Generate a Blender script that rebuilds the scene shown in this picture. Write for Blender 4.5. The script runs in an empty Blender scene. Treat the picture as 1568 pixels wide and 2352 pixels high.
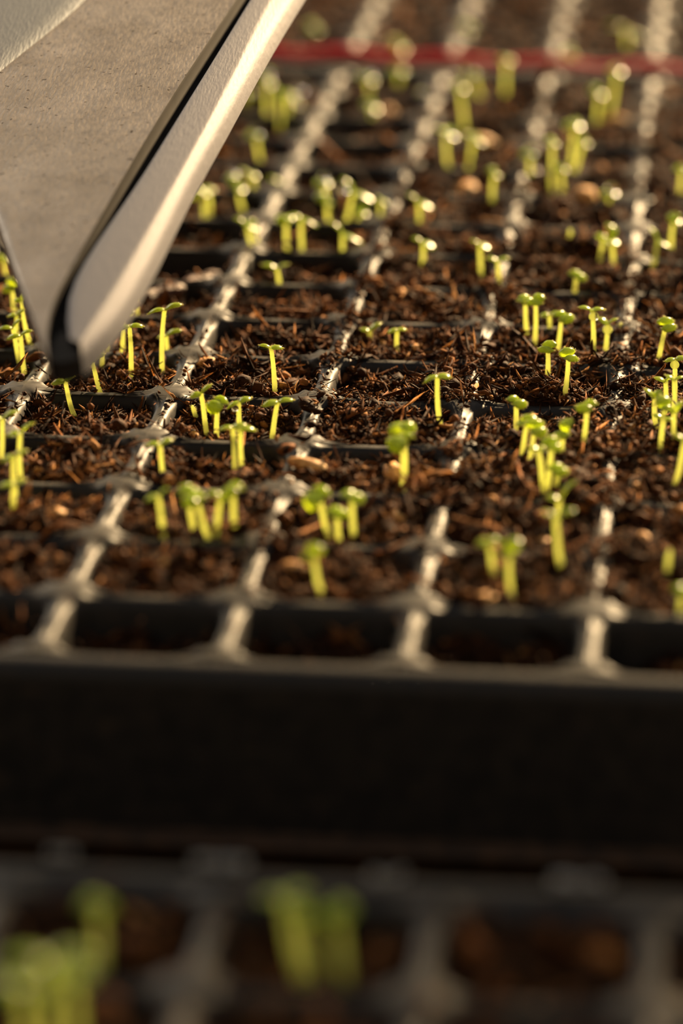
import bpy, math, random
import numpy as np
from mathutils import Matrix, Vector

# ------------------------------------------------------------------ camera, sky, sun, exposure
S = 0.038                       # one tray cell = 38 mm; everything below is laid out in cells
W, H = 1568, 2352
CAM = np.array([3.54721, -18.11427, 6.89681])
RX, RR, RZ, F = 1.249626, 0.001716, 0.102579, 8271.6
sc = bpy.context.scene
col = sc.collection


def _rot(rx, rr, rz):
    c, s = math.cos, math.sin
    z = np.array([[c(rz), -s(rz), 0], [s(rz), c(rz), 0], [0, 0, 1]])
    x = np.array([[1, 0, 0], [0, c(rx), -s(rx)], [0, s(rx), c(rx)]])
    r = np.array([[c(rr), -s(rr), 0], [s(rr), c(rr), 0], [0, 0, 1]])
    return z @ x @ r


M = _rot(RX, RR, RZ)
cd = bpy.data.cameras.new('camera')
cam = bpy.data.objects.new('camera', cd)
col.objects.link(cam)
m4 = np.eye(4)
m4[:3, :3] = M
m4[:3, 3] = CAM * S
cam.matrix_world = Matrix(m4.tolist())
cd.sensor_fit = 'VERTICAL'
cd.sensor_height = 36.0
cd.sensor_width = 24.0
cd.lens = F / H * 36.0
cd.clip_start = 0.01
cd.clip_end = 50
cd.dof.use_dof = True
cd.dof.focus_distance = 24.35 * S
cd.dof.aperture_fstop = (cd.lens / 1000) / (0.50 * S)
cd.dof.aperture_blades = 0
sc.camera = cam

world = bpy.data.worlds.new('world')
sc.world = world
world.use_nodes = True
wn, wl = world.node_tree.nodes, world.node_tree.links
wn.clear()
wo = wn.new('ShaderNodeOutputWorld')
wb = wn.new('ShaderNodeBackground')
wg = wn.new('ShaderNodeTexCoord')
wsx = wn.new('ShaderNodeSeparateXYZ')
wr = wn.new('ShaderNodeValToRGB')
wr.color_ramp.elements[0].position = 0.0
wr.color_ramp.elements[0].color = (0.95, 0.60, 0.30, 1)
wr.color_ramp.elements[1].position = 0.9
wr.color_ramp.elements[1].color = (0.50, 0.53, 0.56, 1)
e = wr.color_ramp.elements.new(0.35)
e.color = (0.80, 0.66, 0.50, 1)
wl.new(wg.outputs['Generated'], wsx.inputs[0])
wl.new(wsx.outputs['Z'], wr.inputs[0])
wl.new(wr.outputs[0], wb.inputs[0])
wb.inputs[1].default_value = 0.38
wl.new(wb.outputs[0], wo.inputs[0])

SUN_AZ, SUN_EL = math.radians(22), math.radians(25)     # azimuth measured from +Y towards +X
sd = bpy.data.lights.new('sun', 'SUN')
sun = bpy.data.objects.new('sun', sd)
col.objects.link(sun)
sd.energy = 13.0
sd.color = (1.0, 0.70, 0.37)
sd.angle = math.radians(2.5)
_dir = Vector((math.sin(SUN_AZ) * math.cos(SUN_EL), math.cos(SUN_AZ) * math.cos(SUN_EL), math.sin(SUN_EL)))
sun.rotation_euler = _dir.to_track_quat('Z', 'Y').to_euler()
sun.location = _dir * 3

# soft fill lamp added at the back left for pale glare on the bars
ad = bpy.data.lights.new('back_left_fill', 'AREA')
area = bpy.data.objects.new('back_left_fill', ad)
col.objects.link(area)
ad.shape = 'RECTANGLE'
ad.size, ad.size_y = 1.3, 1.0
ad.energy = 20.0
ad.color = (1.0, 0.88, 0.70)
_az, _el = math.radians(-34), math.radians(19)
_d2 = Vector((math.sin(_az) * math.cos(_el), math.cos(_az) * math.cos(_el), math.sin(_el)))
area.location = _d2 * 3.0 + Vector((.03, .2, 0))
area.rotation_euler = _d2.to_track_quat('Z', 'Y').to_euler()

sc.view_settings.view_transform = 'Standard'
sc.view_settings.look = 'None'
sc.view_settings.gamma = 1
sc.view_settings.use_curve_mapping = False
sc.view_settings.exposure = 0.28
sc.cycles.transparent_max_bounces = 16

rnd = random.Random(7)
rng = np.random.default_rng(11)


# ------------------------------------------------------------------ helpers
def ray(px, py):
    return M @ np.array([(px - W / 2) / F, -(py - H / 2) / F, -1.0])


def unproj(px, py, z=0.0):
    d = ray(px, py)
    return CAM + d * ((z - CAM[2]) / d[2])


def at_depth(px, py, dep):
    return CAM + ray(px, py) * dep


FWD = -M[:, 2]
HF = np.array([FWD[0], FWD[1], 0.0])
HF /= np.linalg.norm(HF)                      # horizontal forward
HR = np.array([HF[1], -HF[0], 0.0])           # horizontal right


def on_upright(px, py, p0, toward=0.0):
    """point on the upright plane through p0 that faces the lens, moved toward it by `toward`"""
    d = ray(px, py)
    q = p0 - HF * toward
    return CAM + d * (np.dot(q - CAM, HF) / np.dot(d, HF))


def proj(P):
    v = (np.asarray(P) - CAM) @ M
    return W / 2 + F * v[..., 0] / -v[..., 2], H / 2 - F * v[..., 1] / -v[..., 2]


def mesh(name, V, faces, mat=None, smooth=True):
    me = bpy.data.meshes.new(name)
    V = np.asarray(V, dtype=np.float64) * S
    if isinstance(faces, np.ndarray):
        n, k = faces.shape
        me.vertices.add(len(V))
        me.vertices.foreach_set('co', V.astype(np.float32).ravel())
        me.loops.add(n * k)
        me.polygons.add(n)
        me.loops.foreach_set('vertex_index', faces.astype(np.int32).ravel())
        me.polygons.foreach_set('loop_start', np.arange(0, n * k, k, dtype=np.int32))
        me.update(calc_edges=True)
    else:
        me.from_pydata(V.tolist(), [], faces)
        me.update()
    if smooth:
        me.polygons.foreach_set('use_smooth', np.ones(len(me.polygons), dtype=bool))
    if mat:
        me.materials.append(mat)
    return me


def link(name, me, parent=None, loc=None):
    o = bpy.data.objects.new(name, me)
    col.objects.link(o)
    if parent:
        o.parent = parent
    if loc is not None:
        o.location = [float(c) * S for c in loc]
    return o


def tag(o, label=None, cat=None, group=None, kind=None):
    if label:
        assert 4 <= len(label.split()) <= 16, label
        o['label'] = label
    if cat:
        o['category'] = cat
    if group:
        o['group'] = group
    if kind:
        o['kind'] = kind
    return o


def _hash(ix, iy, seed):
    h = (ix.astype(np.int64) * 374761393 + iy.astype(np.int64) * 668265263 + seed * 974711) & 0xFFFFFFFF
    h = ((h ^ (h >> 13)) * 1274126177) & 0xFFFFFFFF
    h = h ^ (h >> 16)
    return (h & 0xFFFFFF) / float(0xFFFFFF)


def vnoise(x, y, seed=0):
    ix, iy = np.floor(x), np.floor(y)
    fx, fy = x - ix, y - iy
    fx, fy = fx * fx * (3 - 2 * fx), fy * fy * (3 - 2 * fy)
    a, b = _hash(ix, iy, seed), _hash(ix + 1, iy, seed)
    c, d = _hash(ix, iy + 1, seed), _hash(ix + 1, iy + 1, seed)
    return (a * (1 - fx) + b * fx) * (1 - fy) + (c * (1 - fx) + d * fx) * fy - 0.5


def tube(P, r, n=8, cap=True):
    """tube along points P with radii r -> verts, quads"""
    P = np.asarray(P, float)
    r = np.broadcast_to(r, len(P))
    T = np.gradient(P, axis=0)
    T /= np.linalg.norm(T, axis=1)[:, None]
    ref = np.array([0.0, 1, 0]) if abs(T[0][1]) < .9 else np.array([1.0, 0, 0])
    V, Fc = [], []
    for k in range(len(P)):
        u = np.cross(T[k], ref)
        u /= np.linalg.norm(u)
        w = np.cross(T[k], u)
        for a in range(n):
            t = 2 * math.pi * a / n
            V.append(P[k] + r[k] * (math.cos(t) * u + math.sin(t) * w))
    for k in range(len(P) - 1):
        for a in range(n):
            b = (a + 1) % n
            Fc.append((k * n + a, k * n + b, (k + 1) * n + b, (k + 1) * n + a))
    if cap:
        Fc.append(tuple(range(n))[::-1])
        Fc.append(tuple((len(P) - 1) * n + a for a in range(n)))
    return V, Fc


def ico():
    t = (1 + 5 ** .5) / 2
    v = np.array([(-1, t, 0), (1, t, 0), (-1, -t, 0), (1, -t, 0), (0, -1, t), (0, 1, t), (0, -1, -t), (0, 1, -t),
                  (t, 0, -1), (t, 0, 1), (-t, 0, -1), (-t, 0, 1)], float)
    v /= np.linalg.norm(v[0])
    f = np.array([(0, 11, 5), (0, 5, 1), (0, 1, 7), (0, 7, 10), (0, 10, 11), (1, 5, 9), (5, 11, 4), (11, 10, 2), (10, 7, 6),
                  (7, 1, 8), (3, 9, 4), (3, 4, 2), (3, 2, 6), (3, 6, 8), (3, 8, 9), (4, 9, 5), (2, 4, 11), (6, 2, 10),
                  (8, 6, 7), (9, 8, 1)])
    return v, f


def subdiv(v, f):
    v = [tuple(q) for q in v]
    cache, out = {}, []

    def mid(a, b):
        k = (min(a, b), max(a, b))
        if k not in cache:
            q = np.array(v[a]) + np.array(v[b])
            v.append(tuple(q / np.linalg.norm(q)))
            cache[k] = len(v) - 1
        return cache[k]
    for a, b, c in f:
        x, y, z = mid(a, b), mid(b, c), mid(c, a)
        out += [(a, x, z), (b, y, x), (c, z, y), (x, y, z)]
    return np.array(v), np.array(out)


ICO = ico()
ICO2 = subdiv(*ICO)
ICO3 = subdiv(*ICO2)


# ------------------------------------------------------------------ materials
def mat(name):
    m = bpy.data.materials.new(name)
    m.use_nodes = True
    nt = m.node_tree
    return m, nt, nt.nodes['Principled BSDF'], nt.nodes['Material Output']


def ramp(nt, stops):
    r = nt.nodes.new('ShaderNodeValToRGB')
    els = r.color_ramp.elements
    els[0].position, els[0].color = stops[0][0], (*stops[0][1], 1)
    els[1].position, els[1].color = stops[-1][0], (*stops[-1][1], 1)
    for p, c in stops[1:-1]:
        q = els.new(p)
        q.color = (*c, 1)
    return r


def noise(nt, scale, detail=4, rough=.6, obj=True):
    tc = nt.nodes.new('ShaderNodeTexCoord')
    n = nt.nodes.new('ShaderNodeTexNoise')
    n.inputs['Scale'].default_value = scale
    n.inputs['Detail'].default_value = detail
    n.inputs['Roughness'].default_value = rough
    nt.links.new(tc.outputs['Object'], n.inputs['Vector'])
    return n


def bump(nt, b, src, strength, dist):
    q = nt.nodes.new('ShaderNodeBump')
    q.inputs['Strength'].default_value = strength
    q.inputs['Distance'].default_value = dist
    nt.links.new(src, q.inputs['Height'])
    nt.links.new(q.outputs[0], b.inputs['Normal'])


# black moulded plastic with dusty soil film
plastic, nt, b, _ = mat('black_tray_plastic')
n = noise(nt, 260, 5, .65)
r = ramp(nt, [(.38, (.010, .0095, .009)), (.62, (.020, .016, .013)), (.78, (.060, .034, .016))])
nt.links.new(n.outputs[0], r.inputs[0])
nt.links.new(r.outputs[0], b.inputs['Base Color'])
b.inputs['Roughness'].default_value = .36
r2 = ramp(nt, [(.35, (.46,) * 3), (.7, (.62,) * 3)])
nt.links.new(n.outputs[0], r2.inputs[0])
nt.links.new(r2.outputs[0], b.inputs['Roughness'])
b.inputs['IOR'].default_value = 1.5
b.inputs['Specular IOR Level'].default_value = .30
n2 = noise(nt, 500, 3)
bump(nt, b, n2.outputs[0], .06, .0004)


dusty = plastic.copy()
dusty.name = 'soil_dusted_plastic'
for _n in dusty.node_tree.nodes:
    if _n.type == 'VALTORGB' and _n.outputs[0].links and _n.outputs[0].links[0].to_socket.name == 'Base Color':
        for _e, _c in zip(_n.color_ramp.elements, ((.022, .013, .008), (.060, .030, .014), (.11, .055, .022))):
            _e.color = (*_c, 1)


def island_ramp(name, stops, rough, spec=.5):
    m, nt, b, _ = mat(name)
    g = nt.nodes.new('ShaderNodeNewGeometry')
    r = ramp(nt, stops)
    nt.links.new(g.outputs['Random Per Island'], r.inputs[0])
    nt.links.new(r.outputs[0], b.inputs['Base Color'])
    b.inputs['Roughness'].default_value = rough
    b.inputs['Specular IOR Level'].default_value = spec
    return m, nt, b, r


crumb_mat, nt, b, r = island_ramp('soil_crumbs', [
    (0, (.012, .005, .002)), (.35, (.038, .013, .0038)), (.62, (.090, .030, .0075)), (.82, (.18, .062, .015)), (.95, (.32, .13, .033)),
    (1, (.36, .17, .05))], .75, .12)
n = noise(nt, 900, 3)
bump(nt, b, n.outputs[0], .5, .0005)

soil_mat, nt, b, _ = mat('damp_soil')
n = noise(nt, 330, 8, .75)
r = ramp(nt, [(.30, (.006, .0025, .001)), (.48, (.022, .0075, .0024)), (.62, (.055, .018, .005)), (.8, (.13, .045, .012))])
nt.links.new(n.outputs[0], r.inputs[0])
nt.links.new(r.outputs[0], b.inputs['Base Color'])
b.inputs['Roughness'].default_value = .8
b.inputs['Specular IOR Level'].default_value = .1
bump(nt, b, n.outputs[0], .9, .0015)

bark_mat, nt, b, _ = mat('bark_chip')
n = noise(nt, 420, 6, .7)
r = ramp(nt, [(.3, (.42, .15, .03)), (.5, (.82, .38, .09)), (.7, (.95, .62, .24))])
nt.links.new(n.outputs[0], r.inputs[0])
nt.links.new(r.outputs[0], b.inputs['Base Color'])
b.inputs['Roughness'].default_value = .6
bump(nt, b, n.outputs[0], .7, .001)

wood_mat, nt, b, _ = mat('dark_bark')
n = noise(nt, 200, 6, .7)
r = ramp(nt, [(.3, (.03, .010, .004)), (.6, (.12, .035, .012)), (.8, (.2, .07, .02))])
nt.links.new(n.outputs[0], r.inputs[0])
nt.links.new(r.outputs[0], b.inputs['Base Color'])
b.inputs['Roughness'].default_value = .6
bump(nt, b, n.outputs[0], .7, .001)


def leafy(name, c, trans, tfac, rough, coat=0.0):
    m, nt, b, out = mat(name)
    n = noise(nt, 300, 2)
    r = ramp(nt, [(.3, tuple(x * .82 for x in c)), (.7, tuple(min(1, x * 1.12) for x in c))])
    nt.links.new(n.outputs[0], r.inputs[0])
    nt.links.new(r.outputs[0], b.inputs['Base Color'])
    b.inputs['Roughness'].default_value = rough
    b.inputs['Coat Weight'].default_value = coat
    b.inputs['Coat Roughness'].default_value = .26
    t = nt.nodes.new('ShaderNodeBsdfTranslucent')
    t.inputs[0].default_value = (*trans, 1)
    mx = nt.nodes.new('ShaderNodeMixShader')
    mx.inputs[0].default_value = tfac
    nt.links.new(b.outputs[0], mx.inputs[1])
    nt.links.new(t.outputs[0], mx.inputs[2])
    nt.links.new(mx.outputs[0], out.inputs['Surface'])
    return m


leaf_mat = leafy('cotyledon_green', (.38, .52, .09), (.86, .97, .16), .66, .28, .9)
stem_mat = leafy('seedling_stem', (.80, .84, .34), (.93, .97, .44), .70, .42)
hair_mat = leafy('fine_hairs', (.85, .82, .45), (.95, .9, .45), .6, .4)
husk_mat, nt, b, _ = mat('seed_husk')
b.inputs['Base Color'].default_value = (.012, .010, .008, 1)
b.inputs['Roughness'].default_value = .4

water_mat, nt, b, _ = mat('water')
b.inputs['Base Color'].default_value = (1, 1, 1, 1)
b.inputs['Roughness'].default_value = .05
b.inputs['IOR'].default_value = 1.333
b.inputs['Transmission Weight'].default_value = 1

metal_mat, nt, b, _ = mat('worn_steel')
b.inputs['Metallic'].default_value = 1
n = noise(nt, 60, 5, .6)
r = ramp(nt, [(.3, (.24, .205, .17)), (.7, (.37, .325, .285))])
nt.links.new(n.outputs[0], r.inputs[0])
npit = noise(nt, 650, 1)
rp = ramp(nt, [(.69, (1, 1, 1)), (.75, (.18, .14, .11))])
nt.links.new(npit.outputs[0], rp.inputs[0])
mxp = nt.nodes.new('ShaderNodeMix')
mxp.data_type = 'RGBA'
mxp.blend_type = 'MULTIPLY'
mxp.inputs['Factor'].default_value = 1
nt.links.new(r.outputs[0], mxp.inputs[6])
nt.links.new(rp.outputs[0], mxp.inputs[7])
nt.links.new(mxp.outputs[2], b.inputs['Base Color'])
tc = nt.nodes.new('ShaderNodeTexCoord')
mp = nt.nodes.new('ShaderNodeMapping')
mp.inputs['Scale'].default_value = (1700, 330, 330)
n3 = nt.nodes.new('ShaderNodeTexNoise')
n3.inputs['Scale'].default_value = 1
n3.inputs['Detail'].default_value = 4
nt.links.new(tc.outputs['Object'], mp.inputs[0])
nt.links.new(mp.outputs[0], n3.inputs['Vector'])
r3 = ramp(nt, [(.35, (.42,) * 3), (.7, (.56,) * 3)])
nt.links.new(n3.outputs[0], r3.inputs[0])
nt.links.new(r3.outputs[0], b.inputs['Roughness'])
bump(nt, b, n3.outputs[0], .38, .00035)

trowel_shade_mat, nt, b, _ = mat('painted_trowel_shade')  # near-black colour stands in for shade in the trowel's groove and nose
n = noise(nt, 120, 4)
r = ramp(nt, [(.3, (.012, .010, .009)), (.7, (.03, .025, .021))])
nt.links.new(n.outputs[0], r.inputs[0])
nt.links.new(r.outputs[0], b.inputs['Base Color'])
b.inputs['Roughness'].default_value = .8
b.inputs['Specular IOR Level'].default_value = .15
rim_mat = metal_mat.copy()
rim_mat.name = 'rim_steel'
_b = rim_mat.node_tree.nodes['Principled BSDF']
for l_ in list(_b.inputs['Roughness'].links):
    rim_mat.node_tree.links.remove(l_)
_b.inputs['Roughness'].default_value = .72
for l_ in list(_b.inputs['Base Color'].links):
    rim_mat.node_tree.links.remove(l_)
_b.inputs['Base Color'].default_value = (.25, .25, .275, 1)
sky_tint_mat = rim_mat.copy()  # cooler base colour paints the sky's reflection on the bent shoulder
sky_tint_mat.name = 'sky_tinted_steel'
_b = sky_tint_mat.node_tree.nodes['Principled BSDF']
_b.inputs['Base Color'].default_value = (.165, .18, .20, 1)
_b.inputs['Roughness'].default_value = .55
red_mat, nt, b, _ = mat('red_cord')
b.inputs['Base Color'].default_value = (.75, .04, .05, 1)
b.inputs['Roughness'].default_value = .4
perl_mat, nt, b, _ = mat('pale_grains')
n = noise(nt, 500, 3)
r = ramp(nt, [(.3, (.22, .23, .23)), (.7, (.42, .42, .42))])
nt.links.new(n.outputs[0], r.inputs[0])
nt.links.new(r.outputs[0], b.inputs['Base Color'])
b.inputs['Roughness'].default_value = .7
bench_mat, nt, b, _ = mat('bench_top')
n = noise(nt, 40, 6)
r = ramp(nt, [(.3, (.012, .009, .007)), (.7, (.04, .028, .018))])
nt.links.new(n.outputs[0], r.inputs[0])
nt.links.new(r.outputs[0], b.inputs['Base Color'])
b.inputs['Roughness'].default_value = .8

# ------------------------------------------------------------------ large structure: bench, trays
V = [(-40, -30, -1.16), (50, -30, -1.16), (50, 80, -1.16), (-40, 80, -1.16), (-40, -30, -1.3), (50, -30, -1.3), (50, 80, -1.3), (-40, 80, -1.3)]
bench = link('floor', mesh('floor', V, [(0, 1, 2, 3), (7, 6, 5, 4), (0, 4, 5, 1), (1, 5, 6, 2), (2, 6, 7, 3), (3, 7, 4, 0)], bench_mat, False))
tag(bench, kind='structure', label='dark bench surface under the black seed trays')


def rsq(hs, k, c, n=48):
    """rounded-square outline, half size hs"""
    out = []
    for i in range(n):
        t = 2 * math.pi * i / n + math.pi / 4
        ct, st = math.cos(t), math.sin(t)
        e_ = 2.0 / c
        out.append((hs * math.copysign(abs(ct) ** e_, ct), hs * math.copysign(abs(st) ** e_, st)))
    return out


def cell_mesh():
    n = 48
    V, Fc = [], []
    # ring 0 on the square boundary, then the hole lip, its round-over and the tapering wall
    out = []
    for i in range(n):
        t = 2 * math.pi * i / n + math.pi / 4
        ct, st = math.cos(t), math.sin(t)
        k = .5 / max(abs(ct), abs(st))
        out.append((ct * k, st * k))

    def sag(x, y):
        q = min(abs(x), abs(y)) / max(abs(x), abs(y))      # 1 at the corners, 0 mid-side
        return -0.048 * (1 - q ** 1.2)
    rings = [[(x, y, sag(x, y)) for x, y in out]]
    for hs, dz, c in ((.472, 0.0, 5.8), (.464, -.003, 5.2), (.453, -.013, 4.7), (.443, -.034, 4.4), (.434, -.068, 4.2), (.428, -.12, 4.2), (.40, -.40, 4.2),
                      (.33, -1.05, 4.0), (.02, -1.06, 4.0)):
        R_ = []
        for (x, y), (ox, oy) in zip(rsq(hs, 0, c, n), out):
            R_.append((x, y, sag(ox, oy) * (1 if dz > -.3 else .3) + dz))
        rings.append(R_)
    for k, R_ in enumerate(rings):
        V += R_
    for k in range(len(rings) - 1):
        for a in range(n):
            b_ = (a + 1) % n
            Fc.append((k * n + a, k * n + b_, (k + 1) * n + b_, (k + 1) * n + a))
    return mesh('cell', V, np.array(Fc), plastic)


CELL = cell_mesh()


def profile_loop(x0, x1, y0, y1, prof, name, material, step=.25):
    """sweep prof [(outset, z)] round the rectangle with rounded corners"""
    pts = []

    def edge(a, b_):
        L = math.dist(a, b_)
        k = max(2, int(L / step))
        return [(a[0] + (b_[0] - a[0]) * i / k, a[1] + (b_[1] - a[1]) * i / k) for i in range(k)]
    cs = [(x0, y0), (x1, y0), (x1, y1), (x0, y1)]
    nr = [(0, -1), (1, 0), (0, 1), (-1, 0)]
    P, N = [], []
    for i in range(4):
        a, b_ = cs[i], cs[(i + 1) % 4]
        for q in edge(a, b_)[(1 if i >= 0 else 0):]:
            P.append(q)
            N.append(nr[i])
        n0, n1 = nr[i], nr[(i + 1) % 4]
        for k in range(5):
            t = k / 4 * math.pi / 2
            P.append(b_)
            N.append((n0[0] * math.cos(t) + n1[0] * math.sin(t), n0[1] * math.cos(t) + n1[1] * math.sin(t)))
    n = len(P)
    V, Fc = [], []
    for o, z in prof:
        for (px, py), (nx, ny) in zip(P, N):
            V.append((px + nx * o, py + ny * o, z))
    for k in range(len(prof) - 1):
        for a in range(n):
            b_ = (a + 1) % n
            Fc.append((k * n + a, (k + 1) * n + a, (k + 1) * n + b_, k * n + b_))
    return mesh(name, V, np.array(Fc), material)


TRAYS = []


def make_tray(label, ox, oy, ni, nj):
    t = bpy.data.objects.new('seed_tray', None)
    col.objects.link(t)
    t.location = ((ox + ni / 2) * S, (oy + nj / 2) * S, -1.15 * S)
    t.empty_display_size = .01
    tag(t, label, 'seed tray', 'black plastic seed trays')
    inv = np.array([ox + ni / 2, oy + nj / 2, -1.15])
    for j in range(nj):
        for i in range(ni):
            link('cell', CELL, t, np.array([ox + i + .5, oy + j + .5, 0]) - inv)
    # the wavy deck border: fills from the cells' edge to the rolled rim
    prof = [(0, -.034), (.05, -.012), (.10, .0), (.15, -.006), (.19, -.025), (.215, -.06), (.222, -.10)]
    me = profile_loop(ox, ox + ni, oy, oy + nj, prof, 'rim', plastic)
    link('rim', me, t, -inv)
    prof = [(.222, -.10), (.225, -.3), (.235, -.6), (.245, -.93)]
    link('skirt', profile_loop(ox, ox + ni, oy, oy + nj, prof, 'skirt', plastic), t, -inv)
    prof = [(.245, -.93), (.27, -.945), (.34, -.95), (.36, -.965), (.36, -1.0), (.34, -1.01), (.25, -1.01), (.25, -1.15)]
    link('flange', profile_loop(ox, ox + ni, oy, oy + nj, prof, 'flange', dusty), t, -inv)
    TRAYS.append((ox, oy, ni, nj))
    return t


make_tray('long black plastic seed tray of sixteen cell rows holding most of the sharp seedlings', -4, 0, 8, 16)
make_tray('black plastic seed tray standing in the blur behind the red cord', -4, 16.85, 8, 5)
make_tray('black seed tray closest to the viewer, below the dark tray wall', -2.57, -7.0, 8, 4)


# unseen timber bar, added to cast soft shade over the close tray
_bd = np.array(_dir)
_bc = np.array([.06, -.115, 0]) / S + _bd * 2.4 / S
_bx = np.array([1.0, 0, 0])
_bu = np.cross(_bx, _bd)
_bu /= np.linalg.norm(_bu)
_bf = np.cross(_bu, _bx)
V = [_bc + _bx * sx * 60 + _bu * su * 1.2 + _bf * sf * .9 for sx in (-1, 1) for su in (-1, 1) for sf in (-1, 1)]
shade_bar = link('shade_blocker_1', mesh('shade_blocker_1', V, [(0, 1, 3, 2), (4, 6, 7, 5), (0, 4, 5, 1), (2, 3, 7, 6), (0, 2, 6, 4), (1, 5, 7, 3)], wood_mat, False))
tag(shade_bar, 'unseen timber bar added to shade the close tray', kind='structure')

# ------------------------------------------------------------------ soil
ORD = ['front', 'second', 'third', 'fourth', 'fifth', 'sixth', 'seventh', 'eighth', 'ninth', 'tenth', 'eleventh', 'twelfth', 'thirteenth',
       'fourteenth', 'fifteenth', 'last']


def cell_of(x, y):
    for k, (ox, oy, ni, nj) in enumerate(TRAYS):
        if ox - .3 <= x < ox + ni + .3 and oy - .3 <= y < oy + nj + .3:
            return k, min(max(int(math.floor(x - ox)), 0), ni - 1), min(max(int(math.floor(y - oy)), 0), nj - 1)
    return None


def level(k, i, j):
    """soil height at the cell centre, slopes along x and y, mound height"""
    r_ = random.Random(k * 1000 + i * 37 + j * 101)
    if k == 0:
        c = i - 4                       # 0 is the column left of the second bar
        if j == 0:
            return -.38 + r_.uniform(-.03, .03), .0, .30, .02
        if c == 1 and j == 1:
            return -.10, .0, .08, .03
        base = {3: -.055, 2: -.07, 1: -.095, 0: -.115, -1: -.115}.get(c, -.115)
        if j >= 8 and c <= 0:
            base -= .07
        if j == 7 and c <= 0:
            base -= .02
        if (c, j) == (-1, 8):
            base -= .10
        return base + r_.uniform(-.025, .015), r_.uniform(-.03, .03), r_.uniform(-.06, .03), r_.uniform(.06, .12)
    if k == 1:
        return -.10 + r_.uniform(-.04, .02), 0, 0, .04
    return -.15 + r_.uniform(-.05, .02), 0, .05, .04


def soil_h(k, i, j, x, y):
    """x, y in tray space"""
    ox, oy, ni, nj = TRAYS[k]
    l, tx, ty, md = level(k, i, j)
    cx, cy = ox + i + .5, oy + j + .5
    u, v = x - cx, y - cy
    h = l + tx * u + ty * v + md * 1.3 * (vnoise(x * 2.3 + 40, y * 2.3 + 10, 3)) + .13 * vnoise(x * 4.6 + 9, y * 4.6, 5)
    rg = np.abs(vnoise(x * 9, y * 9, 8)) * 2
    h = h + .085 * (.5 - rg) + .035 * vnoise(x * 22, y * 22, 13) + .016 * vnoise(x * 55, y * 55, 17)
    m_ = np.maximum(np.abs(u), np.abs(v))
    h = h - np.clip((m_ - .34) / .1, 0, 1) ** 2 * .045
    if k == 0 and j > 0 and i - 4 >= 1:      # potting soil heaped over the bars' crossings on this side
        h = h + .15 * np.clip((np.minimum(np.abs(u), np.abs(v)) - .15) / .2, 0, 1) * (vnoise(x * 1.1 + 3, y * 1.1, 31) + .22)
    return h


iv, if_ = ICO


def crumbs(P, size, up):
    """batch of small irregular grains and short fibres at points P"""
    n = len(P)
    out_v, out_f = [], []
    a = rng.uniform(0, 2 * math.pi, (n, 3))
    ca, sa = np.cos(a), np.sin(a)
    Rz = np.zeros((n, 3, 3))
    Rz[:, 0, 0] = ca[:, 0]; Rz[:, 0, 1] = -sa[:, 0]; Rz[:, 1, 0] = sa[:, 0]; Rz[:, 1, 1] = ca[:, 0]; Rz[:, 2, 2] = 1
    tl = (a[:, 1] - math.pi) * .30
    Rx = np.zeros((n, 3, 3))
    Rx[:, 0, 0] = 1; Rx[:, 1, 1] = np.cos(tl); Rx[:, 1, 2] = -np.sin(tl); Rx[:, 2, 1] = np.sin(tl); Rx[:, 2, 2] = np.cos(tl)
    Ry = np.zeros((n, 3, 3))
    t2 = (a[:, 2] - math.pi) * .30
    Ry[:, 1, 1] = 1; Ry[:, 0, 0] = np.cos(t2); Ry[:, 0, 2] = np.sin(t2); Ry[:, 2, 0] = -np.sin(t2); Ry[:, 2, 2] = np.cos(t2)
    R_ = Rz @ Rx @ Ry
    v = iv[None] * (1 + rng.uniform(-.38, .38, (n, 12, 1)))
    fib = rng.random(n) < .60
    sx = np.where(fib, rng.uniform(1.8, 5.0, n), rng.uniform(.8, 1.5, n))
    sy = np.where(fib, rng.uniform(.14, .36, n), rng.uniform(.6, 1.1, n))
    sz = np.where(fib, rng.uniform(.12, .32, n), rng.uniform(.45, .9, n))
    v = v * np.stack([sx, sy, sz], 1)[:, None, :] * size[:, None, None]
    v[:, :, 2] += np.where(fib, rng.uniform(-.5, .5, n), 0)[:, None] * v[:, :, 0] ** 2 / np.maximum(size, 1e-6)[:, None] * .35
    v = np.einsum('nij,nkj->nki', R_, v) + P[:, None, :]
    f = if_[None] + (np.arange(n) * 12)[:, None, None]
    return v.reshape(-1, 3), f.reshape(-1, 3)


def col_phrase(k, i):
    c = TRAYS[k][2]
    q = {0: i - 4, 1: i - 4, 2: i - 3}[k]           # 3 = the column at the frame's right edge
    return ['rightmost column', 'second column from right', 'third column from right', 'fourth column from right', 'fifth column from right',
            'sixth column from right', 'seventh column from right', 'eighth column from right'][3 - q if k < 2 else max(0, 6 - i)]


def row_phrase(k, j):
    if k == 0:
        return ORD[j] + ' row'
    if k == 1:
        return 'rear tray ' + ['first', 'second', 'third', 'fourth', 'fifth'][j] + ' row'
    return 'near tray ' + ['fourth', 'third', 'second', 'rear'][j] + ' row'


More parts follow.
